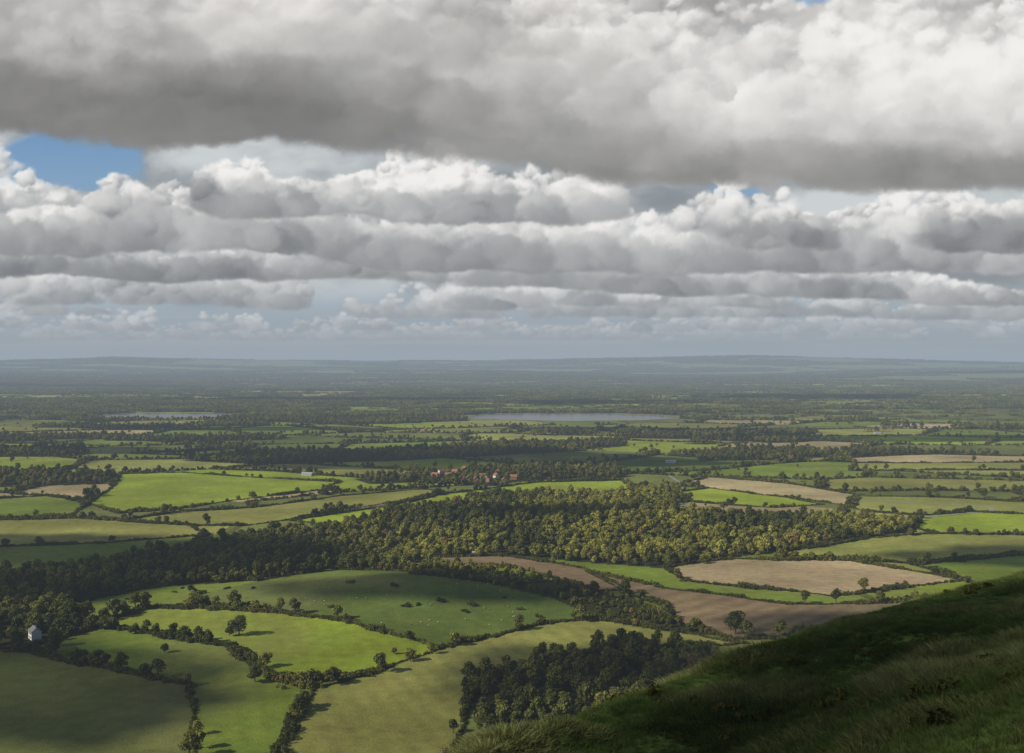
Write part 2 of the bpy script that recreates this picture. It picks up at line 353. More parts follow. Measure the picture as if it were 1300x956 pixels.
def scatter(name,c,n,x,y,z,rot,scl,idx,tint):
    me=bpy.data.meshes.new(name); me.vertices.add(len(x)); me.vertices.foreach_set('co',np.stack([x,y,z],1).astype(np.float32).ravel())
    def at(nm,ty,key,arr): q=me.attributes.new(nm,ty,'POINT'); q.data.foreach_set(key,np.ascontiguousarray(arr).ravel())
    rv=np.zeros((len(x),3),np.float32); rv[:,2]=rot; at('rot','FLOAT_VECTOR','vector',rv)
    at('scl','FLOAT_VECTOR','vector',scl.astype(np.float32)); at('idx','INT','value',idx.astype(np.int32))
    t4=np.ones((len(x),4),np.float32); t4[:,:3]=tint; at('tint','FLOAT_COLOR','color',t4)
    me.update(); ob=link(bpy.data.objects.new(name,me))
    ng=bpy.data.node_groups.new(name+'_instancing','GeometryNodeTree')
    ng.interface.new_socket('Geometry',in_out='INPUT',socket_type='NodeSocketGeometry'); ng.interface.new_socket('Geometry',in_out='OUTPUT',socket_type='NodeSocketGeometry')
    gi=N(ng,'NodeGroupInput'); go=N(ng,'NodeGroupOutput'); ip=N(ng,'GeometryNodeInstanceOnPoints'); ci=N(ng,'GeometryNodeCollectionInfo')
    ci.inputs['Collection'].default_value=c; ci.inputs['Separate Children'].default_value=True; ci.inputs['Reset Children'].default_value=True
    def na(nm,ty):
        q=N(ng,'GeometryNodeInputNamedAttribute',data_type=ty); q.inputs['Name'].default_value=nm; return q.outputs['Attribute']
    e=N(ng,'FunctionNodeEulerToRotation'); ng.links.new(na('rot','FLOAT_VECTOR'),e.inputs[0])
    mp=N(ng,'GeometryNodeMeshToPoints'); ng.links.new(gi.outputs[0],mp.inputs[0])
    ng.links.new(mp.outputs[0],ip.inputs['Points']); ng.links.new(ci.outputs[0],ip.inputs['Instance']); ip.inputs['Pick Instance'].default_value=True
    ng.links.new(na('idx','INT'),ip.inputs['Instance Index']); ng.links.new(e.outputs[0],ip.inputs['Rotation']); ng.links.new(na('scl','FLOAT_VECTOR'),ip.inputs['Scale'])
    ng.links.new(ip.outputs[0],go.inputs[0])
    md=ob.modifiers.new('instances','NODES'); md.node_group=ng
    log(name,len(x)); return ob
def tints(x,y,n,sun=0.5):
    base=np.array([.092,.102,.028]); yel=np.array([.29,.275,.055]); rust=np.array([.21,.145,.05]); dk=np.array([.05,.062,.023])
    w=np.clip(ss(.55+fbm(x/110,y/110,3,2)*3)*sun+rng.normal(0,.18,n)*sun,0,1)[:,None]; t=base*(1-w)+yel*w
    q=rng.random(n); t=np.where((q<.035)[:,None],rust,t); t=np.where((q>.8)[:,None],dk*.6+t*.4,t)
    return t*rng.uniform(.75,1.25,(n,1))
def polar(n,r0,r1,azm=33):
    a=np.radians(rng.uniform(-azm,azm,n)); rr=np.sqrt(rng.uniform(r0*r0,r1*r1,n)); return rr*np.sin(a),rr*np.cos(a)
def jgrid(sp,r0,r1,azm=33):
    xs=np.arange(-r1*.55,r1*.55,sp); ys=np.arange(r0*.8,r1,sp); x,y=np.meshgrid(xs,ys); x=x.ravel()+rng.uniform(-.45,.45,x.size)*sp; y=y.ravel()+rng.uniform(-.45,.45,y.size)*sp
    r=np.hypot(x,y); m=(r>r0)&(r<r1)&(np.abs(np.arctan2(x,y))<math.radians(azm)); return x[m],y[m]
HOUSE=G(42,812)
VILL=[G(u,v) for (u,v) in [(552,606),(561,602),(569,606),(578,602),(587,608),(604,612),(613,607),(621,612),(630,607),(640,613),(652,609),(632,600),(590,598)]]
x1,y1=jgrid(8.2,330,1500); x2,y2=jgrid(10.5,1500,3300); x=np.concatenate([x1,x2]); y=np.concatenate([y1,y2])
c_,w_,ex,ed_,st,kd,fd,lk_=classify(x,y)
offhill=hill_z(x,y)<plain_z(x,y)-4
clear=(np.hypot(x-HOUSE[0],y-HOUSE[1])>12)&~((np.abs(x-HOUSE[0]*(y/HOUSE[1]))<7)&(y<HOUSE[1])&(y>HOUSE[1]-36))
for vx,vy in VILL: clear&=~((np.abs(x-vx)<8.5)&(y<vy+9)&(y>vy-48))
m=w_&offhill&clear&((rng.random(len(x))<.9)); x=x[m];y=y[m];kd=kd[m];ex=ex[m]; n=len(x)
u=x/y*F+650; r=np.hypot(x,y)
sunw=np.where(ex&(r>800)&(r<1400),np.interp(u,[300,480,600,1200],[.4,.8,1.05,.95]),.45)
s=rng.uniform(.7,1.15,n)*np.where(kd==2,.6,1)*np.where(r<640,.95,1)*np.where(r>1500,1.1,1)
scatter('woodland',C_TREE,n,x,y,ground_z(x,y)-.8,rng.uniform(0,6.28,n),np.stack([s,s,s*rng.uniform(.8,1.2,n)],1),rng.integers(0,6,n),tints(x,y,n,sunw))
x,y=jgrid(27,3300,9500); c_,w_,ex,ed_,st,kd,fd,lk_=classify(x,y); m=w_; x=x[m];y=y[m]; n=len(x); s=rng.uniform(.7,1.2,n)
scatter('distant_woodland',C_CLUMP,n,x,y,ground_z(x,y)-1,rng.uniform(0,6.28,n),np.stack([s,s,s],1),rng.integers(0,5,n),tints(x,y,n,.4))
x,y=polar(20000,9500,17500); wn=fbm(x/1100,y/450,4,1); m=wn<.05; x=x[m];y=y[m]; n=len(x); s=rng.uniform(1.0,1.8,n)
scatter('horizon_woodland',C_CLUMP,n,x,y,ground_z(x,y)-2,rng.uniform(0,6.28,n),np.stack([s*1.8,s*1.8,s*.8],1),rng.integers(0,5,n),tints(x,y,n,.25))
x,y=polar(330000,1150,3300); c_,w_,ex,ed_,st,kd,fd,lk_=classify(x,y); m=(ed_<3.2)&~w_&~ex&~lk_; x=x[m];y=y[m]; n=len(x)
s=rng.uniform(.9,1.9,n)
HX,HY,HS,HR=[x],[y],[s],[rng.uniform(0,6.28,n)]
seen=set(); lone=[]
for k,c,st,P,pp in WF:
    if k!='f': continue
    for i in range(len(P)):
        a=pp[i]; b=pp[(i+1)%len(pp)]
        key=tuple(sorted([a,b]))
        if key in seen: continue
        seen.add(key)
        if (a[1]>=985 and b[1]>=985) or (a[0]<=-140 and b[0]<=-140) or (a[0]>=1335 and b[0]>=1335): continue
        if key in (tuple(sorted([(240,758),(330,738)])),tuple(sorted([(330,738),(430,724)])) ,tuple(sorted([(240,758),(250,768)]))) : dens=.25
        else: dens=1
        p0=P[i]; p1=P[(i+1)%len(P)]; L=np.hypot(*(p1-p0)); nn=max(2,int(L/1.7)); t=np.linspace(0,1,nn)+rng.uniform(-.3,.3,nn)/nn
        d=(p1-p0)/L; nr=np.array([-d[1],d[0]])
        wob=5*np.sin(t*np.pi)*fbm(t*L/60+i*7,t*0+c[0]*90,2,1)*2
        thick=fbm(t*L/40+i*3.3,t*0+c[1]*55,3,2)
        q=p0+(p1-p0)*t[:,None]+nr*(wob+rng.normal(0,1,nn)*np.clip(1.2+thick*4,.6,3))[:,None]
        keep=(rng.random(nn)<dens)&(thick>-.32)
        q=q[keep]; th=thick[keep]
        HX.append(q[:,0]);HY.append(q[:,1]);HS.append(np.clip(1.1+th*2.6,.6,2.5)*rng.uniform(.8,1.2,len(q))); HR.append(np.full(len(q),math.atan2(d[1],d[0]))+rng.normal(0,.25,len(q)))
        nt_=int(L/13)
        tt=rng.random(nt_); lone.append(p0+(p1-p0)*tt[:,None]+rng.normal(0,1.8,(nt_,2)))
x=np.concatenate(HX);y=np.concatenate(HY);s=np.concatenate(HS);rt=np.concatenate(HR)
m=(hill_z(x,y)<plain_z(x,y)-1); x,y,s,rt=x[m],y[m],s[m],rt[m]; n=len(x)
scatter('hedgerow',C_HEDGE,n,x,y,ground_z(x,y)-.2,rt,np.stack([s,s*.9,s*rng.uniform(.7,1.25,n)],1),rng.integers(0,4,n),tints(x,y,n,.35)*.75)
lx=np.concatenate(lone); kk=(rng.random(len(lx))<.65)&(fbm(lx[:,0]/50,lx[:,1]/50,2,1)>-.04); lx=lx[kk]
x,y=polar(200000,1200,3300); c_,w_,ex,ed_,st,kd,fd,lk_=classify(x,y); m=(ed_<5)&~w_&~ex&~lk_&(rng.random(len(x))<.5)&(fbm(x/140,y/140,2,1)>-.08); x=np.concatenate([x[m],lx[:,0]]);y=np.concatenate([y[m],lx[:,1]])
x2,y2=polar(700,900,3200); x=np.concatenate([x,x2]); y=np.concatenate([y,y2]); 
c_,w_,ex,ed_,st,kd,fd,lk_=classify(x,y); inexp=ex&(np.arange(len(x))>=len(x)-700)
m=(hill_z(x,y)<plain_z(x,y)-1)&~inexp&~lk_
for vx,vy in VILL: m&=~((np.abs(x-vx)<8)&(y<vy+9)&(y>vy-45))
x,y=x[m],y[m]; n=len(x); s=rng.uniform(.35,1.0,n)
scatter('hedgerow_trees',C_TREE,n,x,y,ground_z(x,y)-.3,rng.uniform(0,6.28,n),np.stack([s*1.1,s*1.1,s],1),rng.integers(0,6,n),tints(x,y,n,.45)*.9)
x,y=polar(110000,3300,9500); c_,w_,ex,ed_,st,kd,fd,lk_=classify(x,y); m=(ed_<16)&~w_&~lk_; x,y=x[m],y[m]; n=len(x); s=rng.uniform(.5,1.1,n)
scatter('distant_hedgerow',C_HCL,n,x,y,ground_z(x,y)-1,rng.uniform(0,6.28,n),np.stack([s,s,s*.75],1),rng.integers(0,4,n),tints(x,y,n,.3)*.9)
bx=[G(*p) for p in [(447,740),(443,741),(517,770),(512,771),(320,748),(420,772),(500,745),(590,778),(640,760),(660,775),(230,748),(245,750),(220,753),(236,765),(225,770),(210,772),(530,769),(140,768),(160,762),(685,785),(560,765),(600,770)]]
bx=np.array(bx); n=len(bx); s=rng.uniform(.6,1.5,n)
scatter('hawthorn_scrub',C_HEDGE,n,bx[:,0],bx[:,1],ground_z(bx[:,0],bx[:,1])-.2,rng.uniform(0,6.28,n),np.stack([s,s*1.4,s],1),rng.integers(0,4,n),tints(bx[:,0],bx[:,1],n,.2)*.8)
x,y=polar(130000,9,120,34); T=np.interp(np.arctan2(x,y),_az,_R); m=(np.hypot(x,y)<T+8); x,y=x[m],y[m]; n=len(x)
pn=fbm(x/4,y/4,3,4); pm=fbm(x/14,y/14,2,1); g=np.array([.085,.128,.033]); dr=np.array([.19,.175,.075]); w=(ss(.28+pn*3+pm*2)*.6)[:,None]
s=np.clip(1.0+pn*2.8,.35,2.0)*rng.uniform(.6,1.4,n)*np.clip(np.hypot(x,y)/42,.3,1)
scatter('slope_grass',C_TUFT,n,x,y,ground_z(x,y),rng.uniform(0,6.28,n),np.stack([s*1.4,s*1.4,s],1),rng.integers(0,4,n),(g*(1-w)+dr*w)*rng.uniform(.6,1.4,(n,1))*(1+1.4*pm[:,None]))
x,y=polar(2600,28,95,30); pn=fbm(x/9,y/9,2,5); m=(pn>.03)&(x>6); x,y=x[m],y[m]; n=len(x); s=rng.uniform(.06,.18,n)
scatter('slope_scrub',C_HEDGE,n,x,y,ground_z(x,y),rng.uniform(0,6.28,n),np.stack([s,s*1.5,s*1.3],1),rng.integers(0,4,n),tints(x,y,n,.2)*.6)
M_OAK=foliage('oak_leaves',(.085,.095,.028)); M_OAK2=foliage('autumn_leaves',(.15,.135,.035))
oak=[treemesh('oak%d'%i,h,w,12,2200,.42,300+i,mleaf=mm) for i,(h,w,mm) in enumerate([(13,12,M_OAK),(11,10,M_OAK),(10,10,M_OAK2)])]
for (u,v,k,s) in [(935,806,0,1.3),(302,808,0,1.15),(290,809,1,.7),(322,868,1,.95),(207,830,1,.6),(145,773,1,.75),(860,735,2,.9),(500,832,2,.45),(1250,632,0,1.1),(240,752,1,.6),(165,806,1,.45),(65,834,0,.8),(130,800,0,.8),(70,822,1,1)]:
    gx,gy=G(u,v); ob=link(bpy.data.objects.new('oak_tree',oak[k])); ob.location=(gx,gy,float(ground_z(np.array([gx]),np.array([gy]))[0])-.3); ob.scale=(s,s,s); ob.rotation_euler[2]=random.random()*6
# ------------------------------------------------------------------ buildings
M_BRICK=simple('red_brick',(.26,.14,.095),.9); M_TILE=simple('clay_tiles',(.24,.11,.065),.85,.4,2); M_WHITE=simple('white_render',(.66,.64,.60),.8,.05); M_GLASS=simple('window_glass',(.04,.05,.06),.1,.1,1,.6)
M_SLATE=simple('slate',(.13,.13,.14),.7); M_SHEET=simple('metal_sheet',(.30,.32,.33),.5); M_DOOR=simple('painted_door',(.08,.12,.09),.5)
def box(v0,v1):
    x0,y0,z0=v0;x1,y1,z1=v1
    return [(x0,y0,z0),(x1,y0,z0),(x1,y1,z0),(x0,y1,z0),(x0,y0,z1),(x1,y0,z1),(x1,y1,z1),(x0,y1,z1)],[(3,2,1,0),(4,5,6,7),(0,1,5,4),(1,2,6,5),(2,3,7,6),(3,0,4,7)]
def mk(name,parts,mat,parent):
    V=[];Fc=[]
    for v,f in parts: Fc+=[tuple(i+len(V) for i in q) for q in f]; V+=list(v)
    me=bpy.data.meshes.new(name); me.from_pydata(V,[],Fc); me.materials.append(mat); return link(bpy.data.objects.new(name,me),parent)
def house(name,x,y,rot,L=12,D=7,H=5,rf=3.2,wall=M_BRICK,roof=M_TILE,chim=True,wins=True):
    e=bpy.data.objects.new(name,None); link(e); e.location=(x,y,float(ground_z(np.array([x]),np.array([y]))[0])-.1); e.rotation_euler[2]=rot
    l,d=L/2,D/2
    v=[(-l,-d,-1),(l,-d,-1),(l,d,-1),(-l,d,-1),(-l,-d,H),(l,-d,H),(l,d,H),(-l,d,H),(-l,0,H+rf),(l,0,H+rf)]
    mk('walls',[(v,[(0,1,5,4),(2,3,7,6),(1,2,6,9,5),(3,0,4,8,7)])],wall,e)
    o_=.45; t=.25; k=rf/d
    rv=[(-l-o_,-d-o_,H-k*o_+.05),(l+o_,-d-o_,H-k*o_+.05),(l+o_,0,H+rf+.05),(-l-o_,0,H+rf+.05),(l+o_,d+o_,H-k*o_+.05),(-l-o_,d+o_,H-k*o_+.05)]
    rv+= [(a,b,c+t) for a,b,c in rv]
    mk('roof',[(rv,[(6,7,8,9),(9,8,10,11),(0,1,7,6),(4,5,11,10),(1,2,8,7),(2,4,10,8),(3,0,6,9),(5,3,9,11),(0,3,2,1),(3,5,4,2)])],roof,e)
    if chim: mk('chimney',[box((l-1.6,-.45,H+rf*.5),(l-.6,.45,H+rf+1.4)),box((l-1.4,-.2,H+rf+1.4),(l-1.1,.2,H+rf+1.9))],M_BRICK,e)
    if wins:
        ps=[]
        for sd in (-1,1):
            for zz in ((1.0,2.2),(3.3,4.4)):
                if zz[1]>H: continue
                for xx in np.linspace(-l+1.6,l-1.6,4):
                    if abs(xx-(-l+1.6+(L-3.2)/3))<.1 and zz[0]<2 : continue
                    y0,y1=sorted((sd*d,sd*(d+.04))); ps.append(box((xx-.5,y0-.02,zz[0]),(xx+.5,y1+.02,zz[1])))
        mk('windows',ps,M_GLASS,e)
        xx=-l+1.6+(L-3.2)/3; mk('door',[box((xx-.45,-d-.05,0),(xx+.45,-d+.02,2.1))],M_DOOR,e)
    return e
house('white_cottage',HOUSE[0],HOUSE[1],-.9,8.5,6,5.2,2.6,M_WHITE,M_SLATE)
for gx,gy in VILL:
    house('brick_house',gx,gy,random.uniform(-.6,.6)+random.choice([0,1.57]),random.uniform(9,13),random.uniform(6,7.2),random.uniform(4.5,5.2),random.uniform(2.6,3.5),wall=random.choice([M_BRICK,M_BRICK,M_WHITE]))
for (u,v,mt) in [(604,704,M_SHEET),(940,576,M_SHEET),(852,588,M_SHEET),(540,549,M_TILE),(1115,551,M_SHEET),(380,514,M_SHEET),(905,508,M_WHITE),(390,604,M_SHEET),(930,507,M_SHEET)]:
    gx,gy=G(u,v); sc=.7
    house('farm_barn',gx,gy,random.uniform(-.3,.3),(9 if v>700 else 26)*sc,(4 if v>700 else 12)*sc,(2.5 if v>700 else 5)*sc,(1 if v>700 else 2.6)*sc,wall=M_SHEET if mt!=M_TILE else M_BRICK,roof=mt,chim=False,wins=False)
M_LANE=simple('lane_surface',(.24,.225,.20),.9,.15,.3)
def lane(pts,w=4):
    P=np.array([G(*p) for p in pts]); out=[]
    for i in range(len(P)-1):
        p0=P[max(i-1,0)];p1=P[i];p2=P[i+1];p3=P[min(i+2,len(P)-1)]
        for t in np.linspace(0,1,14,endpoint=False): out.append(.5*((2*p1)+(-p0+p2)*t+(2*p0-5*p1+4*p2-p3)*t*t+(-p0+3*p1-3*p2+p3)*t**3))
    out.append(P[-1]); Q=np.array(out); d=np.gradient(Q,axis=0); d/=np.linalg.norm(d,axis=1)[:,None]; nr=np.stack([-d[:,1],d[:,0]],1)
    rows=[Q+nr*w*k for k in (-.5,0,.5)]; V=[]
    for q in zip(*rows):
        for pp in q: V.append(pp)
    V=np.array(V); z=ground_z(V[:,0],V[:,1])+.25
    me=gridmesh('country_lane',np.column_stack([V,z]),len(Q),3); me.materials.append(M_LANE); link(bpy.data.objects.new('country_lane',me))
lane([(842,600),(862,612),(868,620),(855,628),(862,638),(880,645)],5)
lane([(1075,652),(1160,657),(1230,652),(1262,648),(1240,643),(1180,640),(1090,636)],5)
lane([(380,656),(460,645),(545,630),(620,619),(700,611)],4)
lane([(1080,600),(1200,600),(1340,603)],5)
# ------------------------------------------------------------------ sheep
M_WOOL=simple('sheep_wool',(.40,.38,.33),.95,.15,6); M_FACE=simple('sheep_face',(.12,.1,.09),.9)
import bmesh
def sheepmesh():
    bm=bmesh.new()
    def ell(c,s,mi,seg=10):
        g=bmesh.ops.create_uvsphere(bm,u_segments=seg,v_segments=7,radius=1)
        for v in g['verts']:
            k=1+.07*math.sin(v.co.x*9+v.co.y*7)*math.cos(v.co.z*8)
            v.co=Vector((c[0]+v.co.x*s[0]*k,c[1]+v.co.y*s[1]*k,c[2]+v.co.z*s[2]*k))
        for f in {f for v in g['verts'] for f in v.link_faces}: f.material_index=mi; f.smooth=True
    ell((0,0,.62),(.52,.24,.27),0); ell((.3,0,.62),(.26,.22,.25),0); ell((.52,0,.6),(.16,.11,.16),0)
    ell((.68,0,.42),(.09,.07,.17),1); ell((.63,.1,.52),(.03,.08,.02),1,6); ell((.63,-.1,.52),(.03,.08,.02),1,6); ell((-.52,0,.6),(.05,.04,.14),0,6)
    for xx in (-.33,.32):
        for yy in (-.12,.12):
            g=bmesh.ops.create_cone(bm,segments=6,radius1=.03,radius2=.06,depth=.48)
            for v in g['verts']: v.co+=Vector((xx+(.04 if v.co.z<0 else 0),yy,.24))
            for f in {f for v in g['verts'] for f in v.link_faces}: f.material_index=1
    me=bpy.data.meshes.new('sheep'); bm.to_mesh(me); bm.free(); me.materials.append(M_WOOL); me.materials.append(M_FACE); return me
SM=sheepmesh()
for i in range(44):
    u,v=random.choice([(400,778),(560,770),(640,778),(380,765),(480,755),(600,748),(560,795)]); u+=random.gauss(0,28); v+=random.gauss(0,5)
    gx,gy=G(u,v)
    if not inpoly(np.array([gx]),np.array([gy]),WF[3][3])[0]: continue
    ob=link(bpy.data.objects.new('sheep',SM)); ob.location=(gx,gy,float(ground_z(np.array([gx]),np.array([gy]))[0])); ob.rotation_euler[2]=random.random()*6.28
log('objects done')
# ------------------------------------------------------------------ sun direction
EL=math.radians(33); sh=Vector((-.92,-.39,0)).normalized(); S=Vector((sh.x*math.cos(EL),sh.y*math.cos(EL),math.sin(EL)))
mc,nt=newmat('shadow_cloud_mix'); o=N(nt,'ShaderNodeOutputMaterial'); d=N(nt,'ShaderNodeBsdfDiffuse'); d.inputs[0].default_value=(.85,.85,.85,1); t=N(nt,'ShaderNodeBsdfTransparent'); mx=N(nt,'ShaderNodeMixShader')  # half-transparent stuff for the added out-of-view shadow casters
lw=N(nt,'ShaderNodeTexNoise'); lw.inputs['Scale'].default_value=.008; lw.inputs['Detail'].default_value=3; ge=N(nt,'ShaderNodeNewGeometry'); nt.links.new(ge.outputs['Position'],lw.inputs['Vector'])
mr=N(nt,'ShaderNodeMapRange'); mr.inputs[1].default_value=.38; mr.inputs[2].default_value=.62; mr.inputs[3].default_value=.45; mr.inputs[4].default_value=.97; nt.links.new(lw.outputs[0],mr.inputs[0]); nt.links.new(mr.outputs[0],mx.inputs[0])
nt.links.new(t.outputs[0],mx.inputs[1]); nt.links.new(d.outputs[0],mx.inputs[2]); nt.links.new(mx.outputs[0],o.inputs[0])
def shadow_caster(cx,cy,a,b,seed,gz=0,alt=None):  # unseen cloud shape, added along the sun ray to shade a chosen ground spot
    dist=math.hypot(cx,cy); alt=alt or max(1250,.64*dist)
    k=(alt-gz)/math.tan(EL); c=(cx+sh.x*k,cy+sh.y*k,alt)
    bm=bmesh.new(); bmesh.ops.create_icosphere(bm,subdivisions=5,radius=1); bm.verts.ensure_lookup_table()
    co=np.array([v.co[:] for v in bm.verts]); 
    n=1+1.3*fbm(co[:,0]*1.8+seed*3.1,co[:,1]*1.8+co[:,2]*.7,5,seed%5,.6)
    co=co*n[:,None]*[a,b,min(a,b)*.22]
    for v,q in zip(bm.verts,co): v.co=q
    me=bpy.data.meshes.new('shadow_cloud'); bm.to_mesh(me); bm.free(); me.shade_smooth(); me.materials.append(mc)
    ob=link(bpy.data.objects.new('shadow_cloud',me)); ob.location=c
def gcl(u,v,a,b,seed): x,y=lin(u,v); shadow_caster(x,y,a,b,seed)
gcl(60,722,230,150,1); gcl(0,880,120,75,2); shadow_caster(26,48,26,30,3,gz=165,alt=900)
gcl(560,583,480,150,4); gcl(80,572,300,75,5); gcl(1150,556,380,100,6)
gcl(420,508,700,200,7); gcl(1080,504,800,260,8); gcl(60,490,1000,400,9); gcl(1280,480,1000,400,12); gcl(545,757,135,32,10)
gcl(250,705,150,60,13); gcl(1290,708,110,50,14); gcl(860,545,420,110,15); gcl(760,850,100,55,16); gcl(1120,794,110,36,17); gcl(760,512,450,160,18); gcl(320,545,350,70,19); gcl(740,478,1500,500,20); gcl(720,668,110,28,21)
# ------------------------------------------------------------------ sky dome: cumulus billows, sunlit sides and shaded bases painted into the colour
RES=1.4; U0=-520; V0=480
Us=np.arange(U0,1821,RES); Vs=np.arange(V0,-520,-RES); U,V=np.meshgrid(Us,Vs); U=U.astype(np.float32); V=V.astype(np.float32)
NR,NCc=U.shape
def s2l(c): c=np.asarray(c,np.float32)/255; return np.where(c<=.04045,c/12.92,((c+.055)/1.055)**2.4)
def ramp(v,xs,cs):
    cs=np.array(cs,float); return np.stack([np.interp(v,xs,cs[:,i]) for i in range(3)],-1)
img=ramp(V,[-560,0,150,230,320,400,440,480],[(60,105,160),(85,128,178),(108,148,190),(130,162,193),(150,170,186),(157,169,179),(155,163,170),(162,169,174)]).astype(np.float32)
def blob(u,v,a,b,k): return k*np.exp(-(((U-u)/a)**2+((V-v)/b)**2))
gapf=blob(60,208,105,34,1)+blob(935,243,34,8,.8)+blob(1040,0,36,20,1)+blob(830,380,190,14,1)+blob(300,190,60,8,.3)
n1=fbm(U/160,V/60,5,1)
al=ss((n1+.36-gapf*.9+.1)*4)*ss((405-V)/60)*.94
c=np.array([136,141,145],np.float32)+(ss(n1*1.8+.5)[...,None])*np.array([74,72,68],np.float32)
img=img*(1-al[...,None])+c*al[...,None]
tx,ty=np.meshgrid(np.arange(1100),np.arange(1100)); TL=[(fbm(tx/70,ty/70,5,s_,.58)*1.5).astype(np.float32) for s_ in (0,3)]
LD=np.array([-.45,-.68,.58])
srng=np.random.default_rng(5)
def puff(u,v,r,sq,b0,con,light,dark,soft,opa,bs=None,bsoft=10,rough=.6):
    i0=max(0,int((V0-(v+1.35*r*sq))/RES)); i1=min(NR,int((V0-(v-1.35*r*sq))/RES)+1)
    j0=max(0,int((u-1.35*r-U0)/RES)); j1=min(NCc,int((u+1.35*r-U0)/RES)+1)
    if i1-i0<2 or j1-j0<2: return
    dx=(U[i0:i1,j0:j1]-u)/r; dy=(V[i0:i1,j0:j1]-v)/(r*sq)
    K=95; ox,oy=srng.integers(150,950,2)
    ix=np.clip((dx*K+ox).astype(np.int32),0,1099); iy=np.clip((dy*K*sq+oy).astype(np.int32),0,1099)
    a=TL[0][iy,ix]; b=TL[1][iy,ix]; c_=TL[0][ix,iy]
    d2=dx*dx+dy*dy; d=np.sqrt(d2)+rough*a
    al=ss((1-d)/soft)*opa
    if bs is not None: al=al*ss((bs[i0:i1,j0:j1]-V[i0:i1,j0:j1]+a*bsoft*.8)/bsoft)
    nz=np.sqrt(np.clip(1-d*d,0.02,1)); nx=dx+.75*b; ny=dy+.75*c_
    lam=(nx*LD[0]+ny*LD[1]+nz*LD[2])/np.sqrt(nx*nx+ny*ny+nz*nz)
    br=np.clip(b0+con*(lam-.35)+.14*b,0,1)[...,None]
    col_=dark*(1-br)+light*br
    al=al[...,None]; img[i0:i1,j0:j1]=img[i0:i1,j0:j1]*(1-al)+col_*al
def bank(top,base,n,rmin,rmax,sq,light,dark,seed,con=.42,soft=.42,opa=.95,bsoft=10,lump=.9,gap=-1,bfun=None,urange=(-520,1820),blo=.18,bhi=.86,wig=16,clump=.45):
    light=np.array(light,np.float32); dark=np.array(dark,np.float32)
    bsm=np.interp(U,*zip(*base))+wig*fbm(U/130,V*0+seed,3,seed)*2
    u=srng.uniform(*urange,n); tp=np.interp(u,*zip(*top)); bs=np.interp(u,*zip(*base))+wig*fbm(u/130,u*0+seed,3,seed)*2
    hh=fbm(u/(rmax*2.6),u*0+seed*3.7,3,seed)*2
    tpe=tp-(bs-tp)*lump*hh; tpe=np.minimum(tpe,bs-rmin)
    keep=fbm(u/(rmax*5),u*0+seed*9.1,3,seed+2)>gap
    t=srng.beta(1.0,.85,n); r=(rmax+(rmin-rmax)*t**1.1)*srng.uniform(.55,1.25,n)
    v=bs-t*(bs-tpe); v=np.maximum(v,tpe+r*.3); v=np.minimum(v,bs-r*.05)
    cl=fbm(u/(rmax*2.2),v/(rmax*1.1),3,seed+1)*2
    key=v+srng.normal(0,1,n)*rmax*.35-r*.25
    for k in np.argsort(key):
        if not keep[k]: continue
        tt=np.clip((bs[k]-v[k])/max(bs[k]-tp[k],5),0,1.2)
        b0=blo+(bhi-blo)*float(ss(tt*1.2))+srng.normal(0,.07)+clump*cl[k]*(.35+.65*min(1,tt*1.5))
        if bfun: b0+=bfun(u[k],v[k])
        cc=con*(.4+.6*min(1,tt*1.6))
        puff(u[k],v[k],r[k],sq,b0,cc,light,dark,soft*srng.uniform(.7,1.9),opa*srng.uniform(.7,1),bsm,bsoft)
def g2(u,v,a,b,k): return lambda x,y: k*math.exp(-(((x-u)/a)**2+((y-v)/b)**2))
def addf(*fs): return lambda x,y: sum(f(x,y) for f in fs)
st=fbm(U/200,V/9,4,1); al=(ss((st+.08)*4)*ss((V-385)/25)*ss((452-V)/25)*.5)[...,None]; img=img*(1-al)+np.array([174,178,181])*al
bank([(-600,408),(1900,410)],[(-600,432),(1900,434)],1600,4,12,.5,(188,191,194),(150,156,163),1,con=.35,bsoft=5,gap=-.1,wig=3)
bank([(-600,388),(1900,392)],[(-600,420),(1900,424)],1400,5,16,.55,(204,206,208),(144,150,156),2,con=.42,bsoft=6,gap=-.07,wig=5)
bank([(-600,360),(500,362),(1900,378)],[(-600,402),(600,404),(1900,410)],1300,7,23,.6,(216,217,217),(139,144,149),3,con=.46,bsoft=6,gap=-.05,wig=6)
bank([(-600,330),(0,325),(500,345),(800,362),(1900,372)],[(-600,388),(600,392),(900,396),(1900,402)],1200,8,30,.65,(226,226,225),(132,136,140),4,con=.5,bsoft=7,gap=-.08,wig=8)
log('far banks')
bank([(-600,272),(0,278),(400,295),(700,305),(1150,332),(1260,356),(1900,344)],[(-600,352),(0,354),(400,358),(650,366),(900,378),(1240,388),(1900,388)],1300,9,38,.68,(238,237,235),(120,123,126),5,con=.54,bsoft=7,wig=9,bfun=addf(g2(100,345,300,14,-.1),g2(560,350,160,12,.1)))
bank([(-600,222),(0,228),(60,250),(170,222),(420,218),(650,235),(850,262),(900,250),(1240,265),(1900,245)],[(-600,320),(0,322),(300,326),(600,345),(800,350),(1000,342),(1300,345),(1900,340)],1500,10,46,.75,(243,241,238),(124,126,129),7,con=.56,bsoft=8,gap=-.3,wig=12,bfun=addf(g2(930,292,50,18,-.5),g2(1245,300,70,24,-.4),g2(420,255,80,20,-.15),g2(235,235,45,18,-.3),g2(700,300,160,25,.12)))
bank([(135,208),(170,192),(330,196),(520,206),(900,228)],[(135,240),(300,280),(400,276),(700,288),(900,280)],760,9,40,.78,(244,242,239),(126,128,131),9,con=.58,bsoft=9,gap=-.1,urange=(140,880),bfun=addf(g2(240,236,50,18,-.45),g2(540,235,70,18,-.15)),wig=12)
